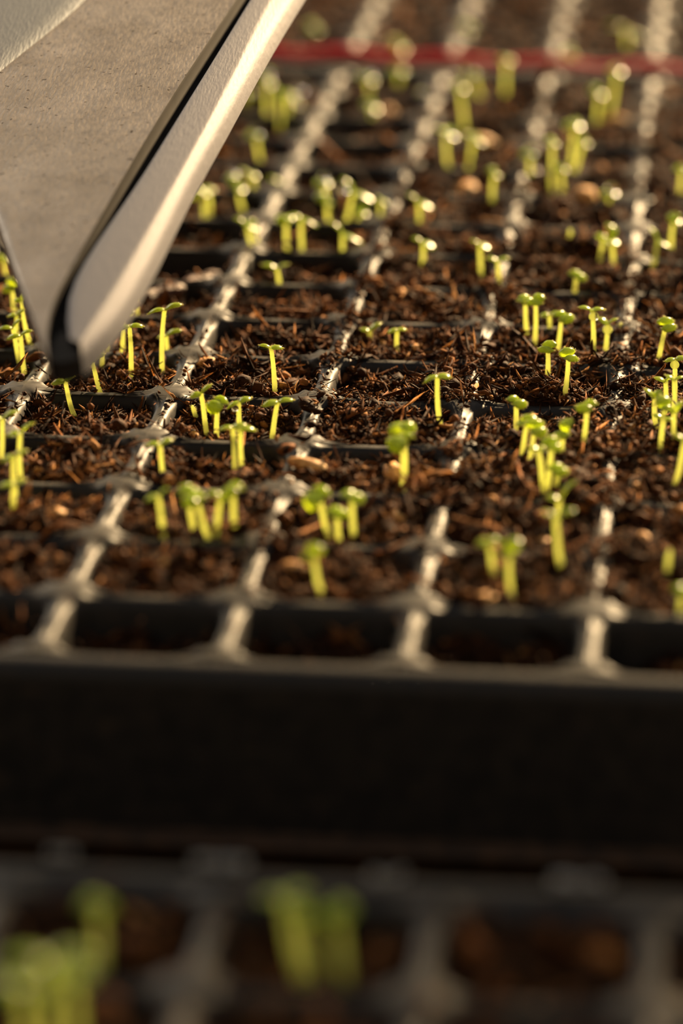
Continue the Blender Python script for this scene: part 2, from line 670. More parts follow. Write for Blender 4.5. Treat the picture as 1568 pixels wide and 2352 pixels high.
n_soil = 0
for k, (ox, oy, ni, nj) in enumerate(TRAYS):
    for j in range(nj):
        for i in range(ni):
            cx, cy = ox + i + .5, oy + j + .5
            cs = np.array([(cx + a, cy + b_, -.05) for a in (-.5, .5) for b_ in (-.5, .5)])
            px, py = proj(cs)
            if px.max() < -60 or px.min() > W + 60 or py.max() < -70 or py.min() > H + 80:
                continue
            dist = abs((j + .5) - 5.3) if k == 0 else 9
            n = 72 if dist < 2.4 else 48 if dist < 4.5 else 26
            nc = 3400 if dist < 2.4 else 1700 if dist < 4.5 else 420
            g = np.linspace(-1, 1, n)
            U, Vv = np.meshgrid(g, g)
            hs = .452
            X = cx + U * hs * np.sqrt(1 - .20 * Vv ** 2)
            Y = cy + Vv * hs * np.sqrt(1 - .20 * U ** 2)
            Z = soil_h(k, i, j, X, Y)
            top = np.stack([X, Y, Z], -1).reshape(-1, 3)
            idx = np.arange(n * n).reshape(n, n)
            Q = np.stack([idx[:-1, :-1], idx[:-1, 1:], idx[1:, 1:], idx[1:, :-1]], -1).reshape(-1, 4)
            tri = np.concatenate([Q[:, [0, 1, 2]], Q[:, [0, 2, 3]]])
            # sides down into the cup
            ring = np.concatenate([idx[0, :], idx[1:, -1], idx[-1, -2::-1], idx[-2:0:-1, 0]])
            low = top[ring].copy()
            low[:, 0] = cx + (low[:, 0] - cx) * .70
            low[:, 1] = cy + (low[:, 1] - cy) * .70
            low[:, 2] = -1.0
            nv = len(top)
            a_ = np.arange(len(ring))
            b2 = (a_ + 1) % len(ring)
            sides = np.concatenate([np.stack([ring[a_], nv + a_, nv + b2], 1), np.stack([ring[a_], nv + b2, ring[b2]], 1)])
            me_v = np.concatenate([top, low])
            c0 = np.array([cx, cy, -.05])
            rt = link('soil_plug', mesh('soil_plug', me_v - c0, np.concatenate([tri, sides]), soil_mat), None, c0)
            tag(rt, 'crumbly brown potting soil in cell, ' + row_phrase(k, j) + ', ' + col_phrase(k, i), 'soil',
                'plugs of potting soil in tray cells')
            # crumbs lying on it, spilling on to the bars where the cell is brim full
            lv = level(k, i, j)[0]
            spill = .5 if (k == 0 and j > 0 and i - 4 >= 1) else .455
            uu, vv = rng.uniform(-spill, spill, nc), rng.uniform(-spill, spill, nc)
            xx, yy = cx + uu, cy + vv
            keep = (np.abs(uu / .5) ** 4 + np.abs(vv / .5) ** 4 < .95) if spill < .5 else (rng.random(nc) < np.where(np.maximum(abs(uu), abs(vv)) > .44, .12 + .85 * (np.minimum(abs(uu), abs(vv)) > .27) * (vnoise(xx * 1.1 + 3, yy * 1.1, 31) > -.08), 1))
            xx, yy, uu, vv = xx[keep], yy[keep], uu[keep], vv[keep]
            zz = soil_h(k, i, j, xx, yy)
            on_bar = np.maximum(abs(uu), abs(vv)) > .45
            zz = np.where(on_bar, np.maximum(zz, -.012 + .035 * rng.random(len(zz))), zz)
            sz = np.clip(np.exp(rng.normal(math.log(.0112), .55, len(xx))), .005, .055) * (1.0 if n > 30 else 1.5)
            cv, cf = crumbs(np.stack([xx, yy, zz + sz * .25], 1), sz, None)
            o = link('soil_crumbs', mesh('soil_crumbs', cv - c0, cf, crumb_mat, False), rt)
            o['kind'] = 'stuff'
            n_soil += 1


def ground(px, py):
    """where the line of sight through a point of the photograph meets the soil or the tray top"""
    z = -.06
    for _ in range(6):
        p = unproj(px, py, z)
        c = cell_of(p[0], p[1])
        if c is None:
            return p, None
        z = .5 * z + .5 * float(soil_h(*c, np.array(p[0]), np.array(p[1])))
    p = unproj(px, py, z)
    c = cell_of(p[0], p[1])
    return p, c


def rooted(px, py):
    """ground(), moved off the gap between two trays into the nearer cell"""
    p, c = ground(px, py)
    if c is None:
        p[1] = 15.9 if p[1] < 16.45 else 16.95
        c = cell_of(p[0], p[1])
        p[2] = float(soil_h(*c, np.array(p[0]), np.array(p[1])))
    return p, c


# ------------------------------------------------------------------ seedlings
def leaf_mesh(p0, p1, width, arch, cup, twist, nl=9, nw=6, th=.010):
    """oval blade from p0 to p1, arched along and cupped across, with thickness"""
    p0, p1 = np.asarray(p0), np.asarray(p1)
    d = p1 - p0
    L = np.linalg.norm(d)
    d = d / L
    up = np.array([0, 0, 1.0])
    side = np.cross(d, up)
    if np.linalg.norm(side) < .15:
        side = HR.copy()
    side /= np.linalg.norm(side)
    nrm = np.cross(side, d)
    if nrm[2] < 0:
        nrm = -nrm
        side = -side
    side, nrm = side * math.cos(twist) + nrm * math.sin(twist), nrm * math.cos(twist) - side * math.sin(twist)
    T_, B_ = [], []
    for a in range(nl + 1):
        t = a / nl
        w = width * (.16 + .84 * math.sin(math.pi * min(1, t ** .80 * .985)) ** .62) * (1 if t < .999 else .25) * .5
        c = p0 + d * L * t + nrm * arch * L * 4 * t * (1 - t) * .5
        for q in range(nw + 1):
            s = (q / nw) * 2 - 1
            off = side * w * s - nrm * cup * w * s * s
            e_ = th * .5 * math.sqrt(max(.05, 1 - s * s)) * (1 if 0 < a < nl else .4)
            vein = -.006 * math.exp(-(s / .16) ** 2) * (1 - t)
            T_.append(c + off + nrm * (e_ + vein))
            B_.append(c + off - nrm * e_)
    n = nw + 1
    nt_ = len(T_)
    Fc = []
    for a in range(nl):
        for q in range(nw):
            i0 = a * n + q
            Fc.append((i0, i0 + 1, i0 + n + 1, i0 + n))
            Fc.append((nt_ + i0, nt_ + i0 + n, nt_ + i0 + n + 1, nt_ + i0 + 1))
    rim = [q for q in range(n)] + [a * n + nw for a in range(1, nl + 1)] + [nl * n + q for q in range(nw - 1, -1, -1)] + [a * n for a in range(nl - 1, 0, -1)]
    for a in range(len(rim)):
        u, v = rim[a], rim[(a + 1) % len(rim)]
        Fc.append((u, nt_ + u, nt_ + v, v))
    edge = np.array([T_[q] for q in rim])
    return T_ + B_, Fc, edge, nrm


def hair_mesh(pts, dirs, ln, rad):
    n = len(pts)
    ref = np.array([.3, .5, .8])
    u = np.cross(dirs, ref)
    u /= np.linalg.norm(u, axis=1)[:, None]
    w = np.cross(dirs, u)
    V = np.zeros((n, 4, 3))
    for k in range(3):
        t = 2 * math.pi * k / 3
        V[:, k] = pts + rad * (math.cos(t) * u + math.sin(t) * w)
    V[:, 3] = pts + dirs * ln[:, None]
    f = np.array([(0, 1, 3), (1, 2, 3), (2, 0, 3)])[None] + (np.arange(n) * 4)[:, None, None]
    return V.reshape(-1, 3), f.reshape(-1, 3)


SEED = []          # filled below, built afterwards
# (base), (node), [(tip, toward)...], style, extra words.   T two leaves spread sideways, B leaf folded towards the lens, N bare stem
D = [
    # ---- left of the steel blade and round its tip
    ((57, 870), (47, 769), [(15, 780), (75, 760)], 'T'), ((49, 852), (29, 753), [(-6, 757), (49, 733)], 'T'),
    ((45, 815), (38, 722), [(18, 727), (58, 711)], 'T'), ((72, 795), (50, 690), [(34, 688), (64, 668)], 'T'),
    ((40, 740), (27, 655), [(4, 648), (42, 637)], 'B'), ((22, 660), (8, 590), [(-14, 600), (18, 566)], 'B'),
    ((174, 963), (149, 874), [(119, 882), (173, 860)], 'T'), ((238, 923), (211, 830), [(186, 845), (241, 813)], 'T'),
    ((234, 852), (231, 772), [(204, 775), (257, 752)], 'T'), ((246, 814), (237, 742), [(214, 738), (258, 727)], 'T'),
    ((281, 818), (280, 721), [(262, 726), (308, 716)], 'T'), ((301, 866), (297, 748), [(267, 760), (329, 750)], 'T'),
    ((314, 731), (306, 655), [(288, 660), (326, 638)], 'T'), ((303, 752), (296, 680), [(276, 684), (314, 667)], 'T'),
    ((383, 854), (381, 769), [(362, 776), (417, 759)], 'T'), ((372, 852), (378, 710), [(340, 722), (418, 700)], 'T'),
    # ---- centre
    ((632, 905), (622, 798), [(595, 793), (649, 799)], 'T', 'husk'),
    ((476, 1008), (461, 902), [(437, 913), (485, 884)], 'T'), ((497, 1010), (502, 919), [(474, 925), (528, 918)], 'B'),
    ((552, 1008), (548, 922), [(522, 938), (576, 914)], 'T'), ((539, 1088), (534, 980), [(503, 988), (566, 976)], 'T'),
    ((556, 1078), (552, 984), [(528, 984), (587, 988)], 'T'), ((624, 1008), (638, 922), [(602, 933), (674, 919)], 'T'),
    ((458, 970), (441, 931), [], 'N'), ((539, 1215), (536, 1117), [(511, 1116), (564, 1116)], 'B'),
    ((449, 1228), (432, 1128), [(402, 1117), (462, 1108)], 'B'), ((481, 1240), (450, 1142), [(408, 1136), (474, 1138)], 'B'),
    ((497, 1228), (508, 1136), [(478, 1134), (514, 1150)], 'T'), ((376, 1235), (362, 1138), [(333, 1150), (388, 1122)], 'T'),
    ((378, 1116), (367, 1020), [(336, 1022), (396, 1009)], 'T'),
    ((38, 1154), (31, 1047), [(4, 1060), (62, 1036)], 'T'), ((50, 1120), (46, 995), [(16, 1000), (78, 972)], 'T'),
    ((2, 1060), (5, 960), [(-28, 965), (42, 946)], 'T'), ((30, 1156), (33, 1112), [(-2, 1118), (58, 1104)], 'T'),
    ((925, 1126), (923, 1002), [(888, 1012), (955, 1004)], 'B'), ((931, 1118), (924, 972), [(892, 1000), (967, 966)], 'B'),
    ((1014, 992), (1004, 862), [(973, 880), (1035, 868)], 'T'),
    ((813, 1240), (808, 1134), [(778, 1138), (838, 1128)], 'B'), ((757, 1236), (732, 1130), [(694, 1144), (761, 1122)], 'B'),
    ((781, 1258), (772, 1172), [(758, 1168), (797, 1162)], 'B'), ((738, 1362), (719, 1270), [(690, 1258), (742, 1248)], 'B'),
    ((852, 783), (848, 759), [(828, 757), (875, 742)], 'T'), ((912, 815), (912, 756), [(890, 765), (933, 758)], 'T'),
    ((970, 617), (971, 556), [(945, 547), (998, 547)], 'T'), ((1106, 643), (1101, 560), [(1080, 553), (1126, 551)], 'T'),
    ((1152, 682), (1142, 599), [(1116, 592), (1168, 593)], 'T'), ((644, 687), (636, 617), [(601, 608), (662, 607)], 'T'),
    # ---- right
    ((1185, 999), (1185, 920), [(1160, 914), (1213, 912)], 'B'), ((1196, 1056), (1209, 976), [(1184, 950), (1232, 952)], 'B'),
    ((1213, 1072), (1228, 982), [(1222, 962), (1259, 978)], 'B'), ((1249, 1138), (1236, 1032), [(1212, 1028), (1250, 1026)], 'T'),
    ((1256, 1131), (1268, 1022), [(1250, 1002), (1292, 1008)], 'B'), ((1285, 1056), (1294, 992), [(1276, 982), (1325, 962)], 'B'),
    ((1273, 1137), (1281, 1076), [(1262, 1068), (1304, 1066)], 'B'), ((1288, 1297), (1276, 1186), [(1242, 1176), (1322, 1172)], 'T'),
    ((1274, 1220), (1285, 1146), [(1256, 1142), (1322, 1106)], 'T'), ((1337, 1032), (1348, 930), [(1326, 920), (1377, 924)], 'B'),
    ((1297, 902), (1305, 818), [(1291, 798), (1329, 804)], 'B'), ((1257, 865), (1257, 797), [(1242, 784), (1275, 784)], 'B'),
    ((1279, 812), (1291, 725), [(1272, 718), (1326, 716)], 'B'), ((1264, 768), (1261, 722), [(1240, 725), (1284, 718)], 'T'),
    ((1211, 774), (1206, 685), [(1185, 684), (1224, 676)], 'B'), ((1227, 796), (1229, 690), [(1218, 676), (1259, 678)], 'B'),
    ((1314, 698), (1323, 632), [(1312, 622), (1354, 622)], 'B'), ((1363, 815), (1359, 712), [(1328, 706), (1388, 711)], 'T'),
    ((1390, 808), (1395, 744), [(1374, 730), (1418, 732)], 'T'), ((1413, 781), (1425, 741), [], 'N'),
    ((1510, 832), (1530, 746), [(1521, 728), (1552, 736)], 'B'), ((1377, 602), (1386, 550), [(1366, 520), (1404, 520)], 'B'),
    ((1410, 620), (1404, 552), [(1384, 512), (1424, 545)], 'B'), ((1497, 618), (1510, 553), [(1492, 523), (1543, 530)], 'T'),
    ((1540, 575), (1547, 505), [(1530, 490), (1570, 482)], 'B'),
    ((1507, 984), (1503, 914), [(1480, 894), (1519, 896)], 'T'), ((1515, 1040), (1526, 936), [(1510, 908), (1546, 914)], 'B'),
    ((1551, 1041), (1548, 946), [(1530, 940), (1566, 922)], 'T'), ((1526, 962), (1528, 876), [(1502, 868), (1544, 862)], 'T'),
    ((1546, 970), (1548, 872), [(1528, 862), (1568, 866)], 'T'), ((1549, 910), (1550, 824), [(1526, 830), (1576, 822)], 'T'),
    ((1522, 1010), (1524, 962), [(1499, 952), (1549, 966)], 'T'), ((1545, 1124), (1572, 1010), [(1548, 1000), (1596, 996)], 'T'),
    ((1530, 1337), (1539, 1262), [], 'N'), ((1562, 1410), (1566, 1350), [(1545, 1352), (1590, 1340)], 'B'),
    ((1175, 1371), (1170, 1266), [(1144, 1248), (1208, 1236)], 'B'), ((1136, 1328), (1121, 1244), [(1088, 1252), (1158, 1218)], 'B'),
    # ---- towards the back, out of focus
    ((590, 597), (566, 517), [(537, 500), (586, 494)], 'T'), ((606, 588), (578, 520), [(560, 505), (600, 506)], 'B'),
    ((660, 584), (657, 497), [(628, 490), (684, 486)], 'B'), ((695, 594), (691, 500), [(664, 494), (730, 493)], 'T'),
    ((790, 610), (787, 536), [(759, 510), (833, 500)], 'T'), ((762, 540), (748, 460), [(708, 446), (768, 420)], 'B'),
    ((784, 535), (812, 440), [(783, 408), (860, 402)], 'T'), ((806, 540), (829, 486), [(812, 475), (848, 470)], 'B'),
    ((756, 500), (744, 416), [(712, 406), (775, 402)], 'B'), ((873, 519), (875, 460), [(862, 452), (889, 450)], 'T'),
    ((963, 524), (961, 463), [(935, 446), (994, 442)], 'T'), ((471, 524), (466, 440), [(426, 444), (488, 402)], 'B'),
    ((482, 505), (478, 430), [(458, 420), (496, 410)], 'B'), ((560, 488), (546, 430), [(500, 404), (576, 372)], 'B'),
    ((604, 463), (570, 398), [(548, 390), (592, 380)], 'T'), ((660, 471), (644, 420), [(614, 408), (664, 400)], 'T'),
    ((599, 375), (587, 306), [(560, 296), (615, 292)], 'B'), ((645, 314), (642, 220), [(604, 180), (700, 196)], 'T'),
    ((664, 306), (662, 214), [(640, 200), (698, 180)], 'B'), ((620, 300), (612, 190), [(580, 170), (640, 160)], 'B'),
    ((570, 255), (562, 208), [(548, 200), (580, 198)], 'B'), ((855, 317), (852, 246), [(818, 236), (884, 228)], 'B'),
    ((850, 240), (846, 178), [(816, 164), (877, 160)], 'B'), ((922, 190), (915, 108), [(880, 90), (948, 92)], 'B'),
    ((916, 205), (918, 158), [(895, 150), (945, 150)], 'B'), ((721, 108), (721, 64), [(694, 54), (748, 54)], 'B'),
    ((975, 264), (978, 212), [(956, 200), (1006, 198)], 'B'), ((1075, 108), (1075, 64), [(1046, 54), (1104, 54)], 'B'),
    ((1108, 230), (1085, 166), [(1050, 156), (1118, 152)], 'B'), ((1067, 290), (1054, 200), [(1034, 190), (1078, 184)], 'B'),
    ((1159, 228), (1163, 134), [(1144, 124), (1184, 124)], 'B'), ((1302, 172), (1309, 124), [(1286, 112), (1332, 112)], 'B'),
    ((1400, 260), (1416, 160), [(1390, 150), (1444, 148)], 'B'), ((1370, 279), (1374, 212), [(1342, 200), (1406, 190)], 'B'),
    ((1312, 395), (1320, 284), [(1290, 276), (1352, 274)], 'B'), ((1316, 400), (1340, 325), [(1322, 316), (1358, 312)], 'B'),
    ((1217, 420), (1217, 350), [(1194, 342), (1240, 340)], 'B'), ((1265, 444), (1268, 326), [(1244, 318), (1292, 316)], 'B'),
    ((1292, 442), (1288, 384), [(1264, 372), (1312, 370)], 'B'), ((1031, 390), (1024, 306), [(996, 294), (1050, 296)], 'T'),
    ((1071, 408), (1087, 318), [(1060, 304), (1116, 306)], 'T'), ((1131, 471), (1134, 398), [(1112, 386), (1158, 386)], 'B'),
    ((1389, 486), (1402, 440), [(1380, 432), (1434, 412)], 'B'), ((1309, 562), (1309, 526), [], 'N'),
    ((1562, 448), (1566, 384), [(1550, 370), (1592, 366)], 'B'), ((1440, 112), (1440, 70), [(1392, 60), (1484, 56)], 'T'),
    # ---- close tray, strongly blurred
    ((698, 2262), (650, 2060), [(596, 2062), (712, 2046)], 'T'), ((722, 2255), (690, 2095), [(650, 2085), (716, 2080)], 'B'),
    ((792, 2258), (774, 2088), [(736, 2086), (830, 2080)], 'B'), ((228, 2228), (220, 2072), [(172, 2074), (266, 2060)], 'B'),
    ((112, 2430), (112, 2212), [(10, 2204), (212, 2190)], 'T'), ((62, 2440), (60, 2272), [(-40, 2266), (152, 2280)], 'T'),
    ((170, 2440), (160, 2240), [(120, 2200), (240, 2230)], 'B'),
]

placed = []
for d in D:
    (bx, by), (nx, ny), tips, st = d[:4]
    extra = d[4] if len(d) > 4 else ''
    p, c = rooted(bx, by)
    placed.append(dict(b=p, c=c, n=(nx, ny), tips=tips, st=st, extra=extra, bpx=(bx, by)))

groups = {}
for q in placed:
    groups.setdefault(q['c'], []).append(q)
NUM = ['first', 'second', 'third', 'fourth', 'fifth', 'sixth', 'seventh', 'eighth', 'ninth', 'tenth']
CNT = ['', 'one', 'two', 'three', 'four', 'five', 'six', 'seven', 'eight', 'nine', 'ten']
used = set()
for c, L in groups.items():
    L.sort(key=lambda q: q['bpx'][0])
    for a, q in enumerate(L):
        if c is None:
            where = 'beside the tray'
        else:
            where = row_phrase(c[0], c[2]) + ', ' + col_phrase(c[0], c[1])
        if q['st'] == 'N':
            look = 'bare leafless sprout'
        else:
            t1, t2 = q['tips'][0], q['tips'][1]
            dl = q['n'][0] - q['bpx'][0]
            hgt = q['bpx'][1] - q['n'][1]
            spread = abs(t2[0] - t1[0]) / max(hgt, 1)
            if q['extra'] == 'husk':
                look = 'husk-bearing seedling'
            elif dl < -.17 * hgt:
                look = 'left-leaning seedling'
            elif dl > .14 * hgt:
                look = 'right-leaning seedling'
            elif q['st'] == 'B':
                look = 'cupped-leaf seedling'
            elif spread > .66:
                look = 'wide-leaved seedling'
            else:
                look = 'upright seedling'
        order = 'alone' if len(L) == 1 else (NUM[a] + ' from left of ' + CNT[len(L)])
        lab = look + ' ' + order + ' in ' + where
        q['label'] = lab
        assert lab not in used, lab
        used.add(lab)

for si, q in enumerate(placed):
    r_ = random.Random(si * 17 + 3)
    b0 = q['b'].copy()
    node = on_upright(*q['n'], b0, r_.uniform(-.02, .02) if q['st'] != 'B' else .01)
    if q['c'] is not None and q['c'][0] == 2:
        pass
    h = node[2] - b0[2]
    focus = abs(b0[1] - 5.3) < 3.2 and q['c'] is not None and q['c'][0] == 0
    root = bpy.data.objects.new('seedling', None)
    col.objects.link(root)
    root.location = (b0 * S).tolist()
    root.empty_display_size = .003
    tag(root, q['label'], 'seedling', 'young two-leaved seedlings in the trays')
    # stem: gentle S curve
    n = 12
    P = []
    side = r_.uniform(-.05, .05) * h
    for a in range(n + 1):
        t = a / n
        e_ = t + .18 * math.sin(math.pi * t) * (1 - t)
        c = b0 * (1 - e_) + node * e_
        c[2] = b0[2] + (node[2] - b0[2]) * t
        c = c + HR * side * math.sin(math.pi * t) * .6
        P.append(c)
    P[0] = P[0] - np.array([0, 0, .035])
    P = np.array(P)
    rad = np.linspace(.0185, .0140, n + 1)
    rad[-1] = .016
    if q['st'] == 'N':
        rad[-3:] *= (.9, .7, .35)
    if q['c'] is not None and q['c'][0] == 2:
        rad = rad * 1.3
    v, f = tube(P, rad, 8 if focus else 6)
    link('stem', mesh('stem', np.array(v) - b0, f, stem_mat), root)
    hp, hd = [], []
    if focus:
        for _ in range(130):
            a = r_.uniform(1, n - .01)
            k = int(a)
            c = P[k] + (P[k + 1] - P[k]) * (a - k) if k < n else P[k]
            t = r_.uniform(0, 2 * math.pi)
            dd = np.array([math.cos(t), math.sin(t), r_.uniform(-.2, .5)])
            hp.append(c + dd * .013)
            hd.append(dd)
    for li, tp in enumerate(q['tips']):
        if q['st'] == 'T':
            tw = r_.uniform(-.03, .03)
            tip = on_upright(tp[0], tp[1], node, tw)
            L = np.linalg.norm(tip - node)
            wd = min(max(.082, L * .75), .115) * r_.uniform(.95, 1.1)
            arch, cup, twist = .34, .30, r_.uniform(-.15, .15)
        else:
            # one blade hangs towards the lens, the other away
            w_px = abs(q['tips'][1][0] - q['tips'][0][0])
            tw = (.050 if li == si % 2 else -.04) * r_.uniform(.85, 1.15)
            tip = on_upright(tp[0] * .58 + q['n'][0] * .42, tp[1], node, tw)
            if li == si % 2:
                tip[2] -= .080
            L = np.linalg.norm(tip - node)
            wd = min(max(.125, abs(q['tips'][1][0] - q['tips'][0][0]) * .80 * np.dot(b0 - CAM, FWD) / F), .19) * r_.uniform(.95, 1.08)
            arch, cup, twist = .85, .45, r_.uniform(-.2, .2)
        if b0[1] > 8.2:                 # the rear seedlings hold their blades flat and glossy, the right one sloping into the sun
            dx = np.dot(tip - node, HR)
            if dx > 0:
                dx = max(dx, .06)
                tip = node + HR * dx - HF * .015 + np.array([0, 0, -.50 * dx])
                L = np.linalg.norm(tip - node)
                arch, cup = .10, .10
                wd = max(wd, .125)
        if q['c'] is not None and q['c'][0] == 2:
            wd = max(wd, L * .8)
        v, f, edge, nrm = leaf_mesh(node, tip, wd, arch, cup, twist, 9 if focus else 7, 6 if focus else 4)
        link('cotyledon', mesh('cotyledon', np.array(v) - b0, f, leaf_mat), root)
        if focus:
            ce = edge.mean(0)
            for e_ in edge[::1]:
                for _ in range(3):
                    dd = (e_ - ce)
                    dd = dd / (np.linalg.norm(dd) + 1e-9) + np.array([r_.uniform(-.5, .5) for _ in range(3)])
                    hp.append(e_ + np.array([r_.uniform(-.004, .004) for _ in range(3)]))
                    hd.append(dd)
        if q['extra'] == 'husk' and li == 0:
            c = node * .35 + tip * .65 + np.array([0, 0, -.016])
            ax = (tip - node) / L
            sv = ICO3[0] * np.array([.036, .024, .017])
            Rm = np.array([ax, HF, np.cross(ax, HF)]).T
            o = link('seed_husk', mesh('seed_husk', sv @ Rm.T + c - b0, ICO3[1], husk_mat), root)
            o['label'] = 'black seed husk stuck under the leaf'
    if hp:
        hp, hd = np.array(hp), np.array(hd)
        hd /= np.linalg.norm(hd, axis=1)[:, None]
        v, f = hair_mesh(hp, hd, rng.uniform(.008, .017, len(hp)), .0009)
        o = link('fine_hairs', mesh('fine_hairs', v - b0, f, hair_mat, False), root)
        o['kind'] = 'stuff'
    q['node'] = node

# ------------------------------------------------------------------ water drops held under the leaves
DROPS = [((540, 938), 19, 'clear water drop under the leaf of a seedling beside the fifth-row bar', .030),
         ((1363, 727), 64, 'large clear water drop cupped under wide leaves at the seventh row', .045),
         ((1395, 757), 65, 'round water drop filling the gap between two short drooping leaves', .045),
         ((1219, 991), 48, 'upper of two small water drops hanging between tall crowded stems', .018),
         ((1218, 1013), 48, 'lower of two small water drops hanging between tall crowded stems', .012),
         ((1234, 1042), 50, 'tiny water drop below flat spread leaves in the fourth row', .014),
         ((1549, 838), 79, 'clear water drop under leaves at the picture edge, sixth row', .040),
         ((1505, 930), 74, 'clear water drop below a flat leaf in the fifth-row bunch', .026),
         ((1121, 1252), 86, 'blurred water drop under the left of two drooping leaves, third row', .020),
         ((810, 1139), 37, 'blurred water drop in the middle of a cupped leaf, third row', .018),
         ((944, 1002), 34, 'bright water drop at the leaf edge of the stacked double seedling', .018)]
for (px, py), k, lab, rr in DROPS:
    c = on_upright(px, py, placed[min(k, len(placed) - 1)]['node'] if 'node' in placed[min(k, len(placed) - 1)] else placed[0]['node'], .03)
    # nearest seedling node in the picture decides the depth
    best = min(placed, key=lambda q: (q['n'][0] - px) ** 2 + (q['n'][1] - py) ** 2)
    c = on_upright(px, py, best['node'], .03)
    sv = ICO3[0] * np.array([1, 1, .92]) * rr * .8
    o = link('water_drop', mesh('water_drop', sv, ICO3[1], water_mat), None, c)
    tag(o, lab, 'water drop', 'water drops on the seedlings')

BACK = [(537, 392), (614, 168), (690, 203), (846, 166), (850, 240), (790, 432), (830, 482), (1083, 160), (1320, 283), (1217, 348), (1286, 382),
        (1404, 436), (1416, 158), (978, 207), (744, 408), (448, 446), (1030, 304), (1088, 318), (588, 302), (1547, 500), (1075, 62), (916, 106)]
bc = {}
for px, py in BACK:
    best = min(placed, key=lambda q: (q['n'][0] - px) ** 2 + (q['n'][1] - py) ** 2)
    bc.setdefault(best['c'], []).append((px, py, best))
for c, L in bc.items():
    L.sort(key=lambda a: a[0])
    for a, (px, py, best) in enumerate(L):
        p = on_upright(px, py, best['node'], .045)
        sv = ICO3[0] * np.array([1, 1, .85]) * (.040 + .012 * ((px * 7 + py) % 5) / 4)
        o = link('water_drop', mesh('water_drop', sv, ICO3[1], water_mat), None, p)
        tag(o, 'shining blurred water drop on leaf' + ('' if len(L) == 1 else ' ' + NUM[a] + ' from left') + ', ' + row_phrase(c[0], c[2]) + ', ' + col_phrase(c[0], c[1]),
            'water drop', 'water drops on the seedlings')

# ------------------------------------------------------------------ bark chips and sticks on the soil
CHIPS = [(712, 1078, 92, 40), (906, 1100, 44, 66), (1042, 990, 42, 30), (906, 1192, 60, 40), (675, 1312, 76, 40), (1105, 1382, 60, 34),
         (130, 1187, 46, 38), (474, 836, 40, 28), (630, 882, 46, 26), (921, 681, 50, 28), (1040, 890, 26, 22), (955, 803, 18, 24),
         (877, 791, 14, 18), (545, 761, 28, 14), (68, 1013, 32, 26), (287, 917, 22, 22), (1129, 1060, 26, 22), (1246, 1252, 36, 34),
         (1470, 1093, 32, 26), (757, 353, 44, 40), (797, 295, 70, 42), (1060, 447, 78, 44), (1346, 462, 50, 60), (1416, 286, 72, 40),
         (1112, 332, 60, 40), (430, 517, 44, 36), (520, 456, 56, 30), (1408, 702, 28, 14), (371, 1297, 34, 42), (565, 1304, 28, 26),
         (890, 262, 40, 30), (1462, 1120, 22, 20), (1474, 1245, 34, 40), (445, 1001, 22, 18), (690, 1118, 30, 18), (1170, 1050, 20, 16)]
cu = {}
for px, py, w, hh in CHIPS:
    p, c = ground(px, py)
    cu.setdefault(c, []).append((px, py, w, hh, p))
for c, L in cu.items():
    L.sort()
    for a, (px, py, w, hh, p) in enumerate(L):
        dep = np.dot(p - CAM, FWD)
        u = dep / F
        sv = ICO2[0].copy()
        r_ = np.random.default_rng(int(px * 7 + py))
        sv = sv * (1 + r_.uniform(-.24, .24, (len(sv), 1)))
        sv = sv * np.array([w * u * .52, hh * u * .55, hh * u * .40])
        t = r_.uniform(-.5, .5)
        ry = r_.uniform(-.35, .35)
        Ry_ = np.array([[math.cos(ry), 0, math.sin(ry)], [0, 1, 0], [-math.sin(ry), 0, math.cos(ry)]])
        Rz_ = np.array([[math.cos(t), -math.sin(t), 0], [math.sin(t), math.cos(t), 0], [0, 0, 1]])
        sv = sv @ Ry_.T @ Rz_.T
        o = link('bark_chip', mesh('bark_chip', sv, ICO2[1], bark_mat, False), None, p + np.array([0, 0, hh * u * .18]))
        size = 'large' if w >= 60 else 'small' if w < 30 else 'mid-sized'
        order = '' if len(L) == 1 else ', ' + NUM[a] + ' of ' + CNT[len(L)] + ' from left'
        where = row_phrase(c[0], c[2]) + ', ' + col_phrase(c[0], c[1]) if c else 'beside tray'
        tag(o, size + ' tan chip on soil' + order + ', ' + where, 'bark chip', 'tan bark chips lying on the soil')


def stick(name, pts, r, label, cat, m, flat=1.0):
    P = []
    for px, py, dz in pts:
        p, c = ground(px, py)
        P.append(p + np.array([0, 0, dz]))
    P = np.array(P)
    t = np.linspace(0, 1, 9)
    tt = np.linspace(0, 1, len(P))
    P = np.stack([np.interp(t, tt, P[:, k]) for k in range(3)], 1)
    rr = r * (1 + .2 * np.sin(np.arange(9) * 2.3))
    rr[0] *= .6
    rr[-1] *= .5
    v, f = tube(P, rr, 8)
    v = np.array(v)
    c0 = P.mean(0)
    v[:, 2] = c0[2] + (v[:, 2] - c0[2]) * flat
    o = link(name, mesh(name, v - c0, f, m, False), None, c0)
    tag(o, label, cat)


stick('bark_slab', [(310, 690, .05), (400, 676, .06), (515, 655, .05)], .075, 'long reddish brown bark slab lying in a sunken cell beside the steel blade', 'bark slab', wood_mat, .55)
stick('twig', [(418, 752, .03), (445, 742, .04), (478, 728, .03)], .008, 'thin dark twig leaning on the bar by the eighth row', 'twig', wood_mat)
stick('twig', [(934, 838, .03), (990, 826, .035), (1012, 815, .03)], .010, 'short reddish twig lying across a bar in the middle of the tray', 'twig', wood_mat)
stick('fibre', [(1478, 1010, .05), (1510, 1002, .08), (1548, 1022, .04)], .007, 'thin curled brown fibre at the foot of the crowded seedlings by the edge', 'fibre', wood_mat)

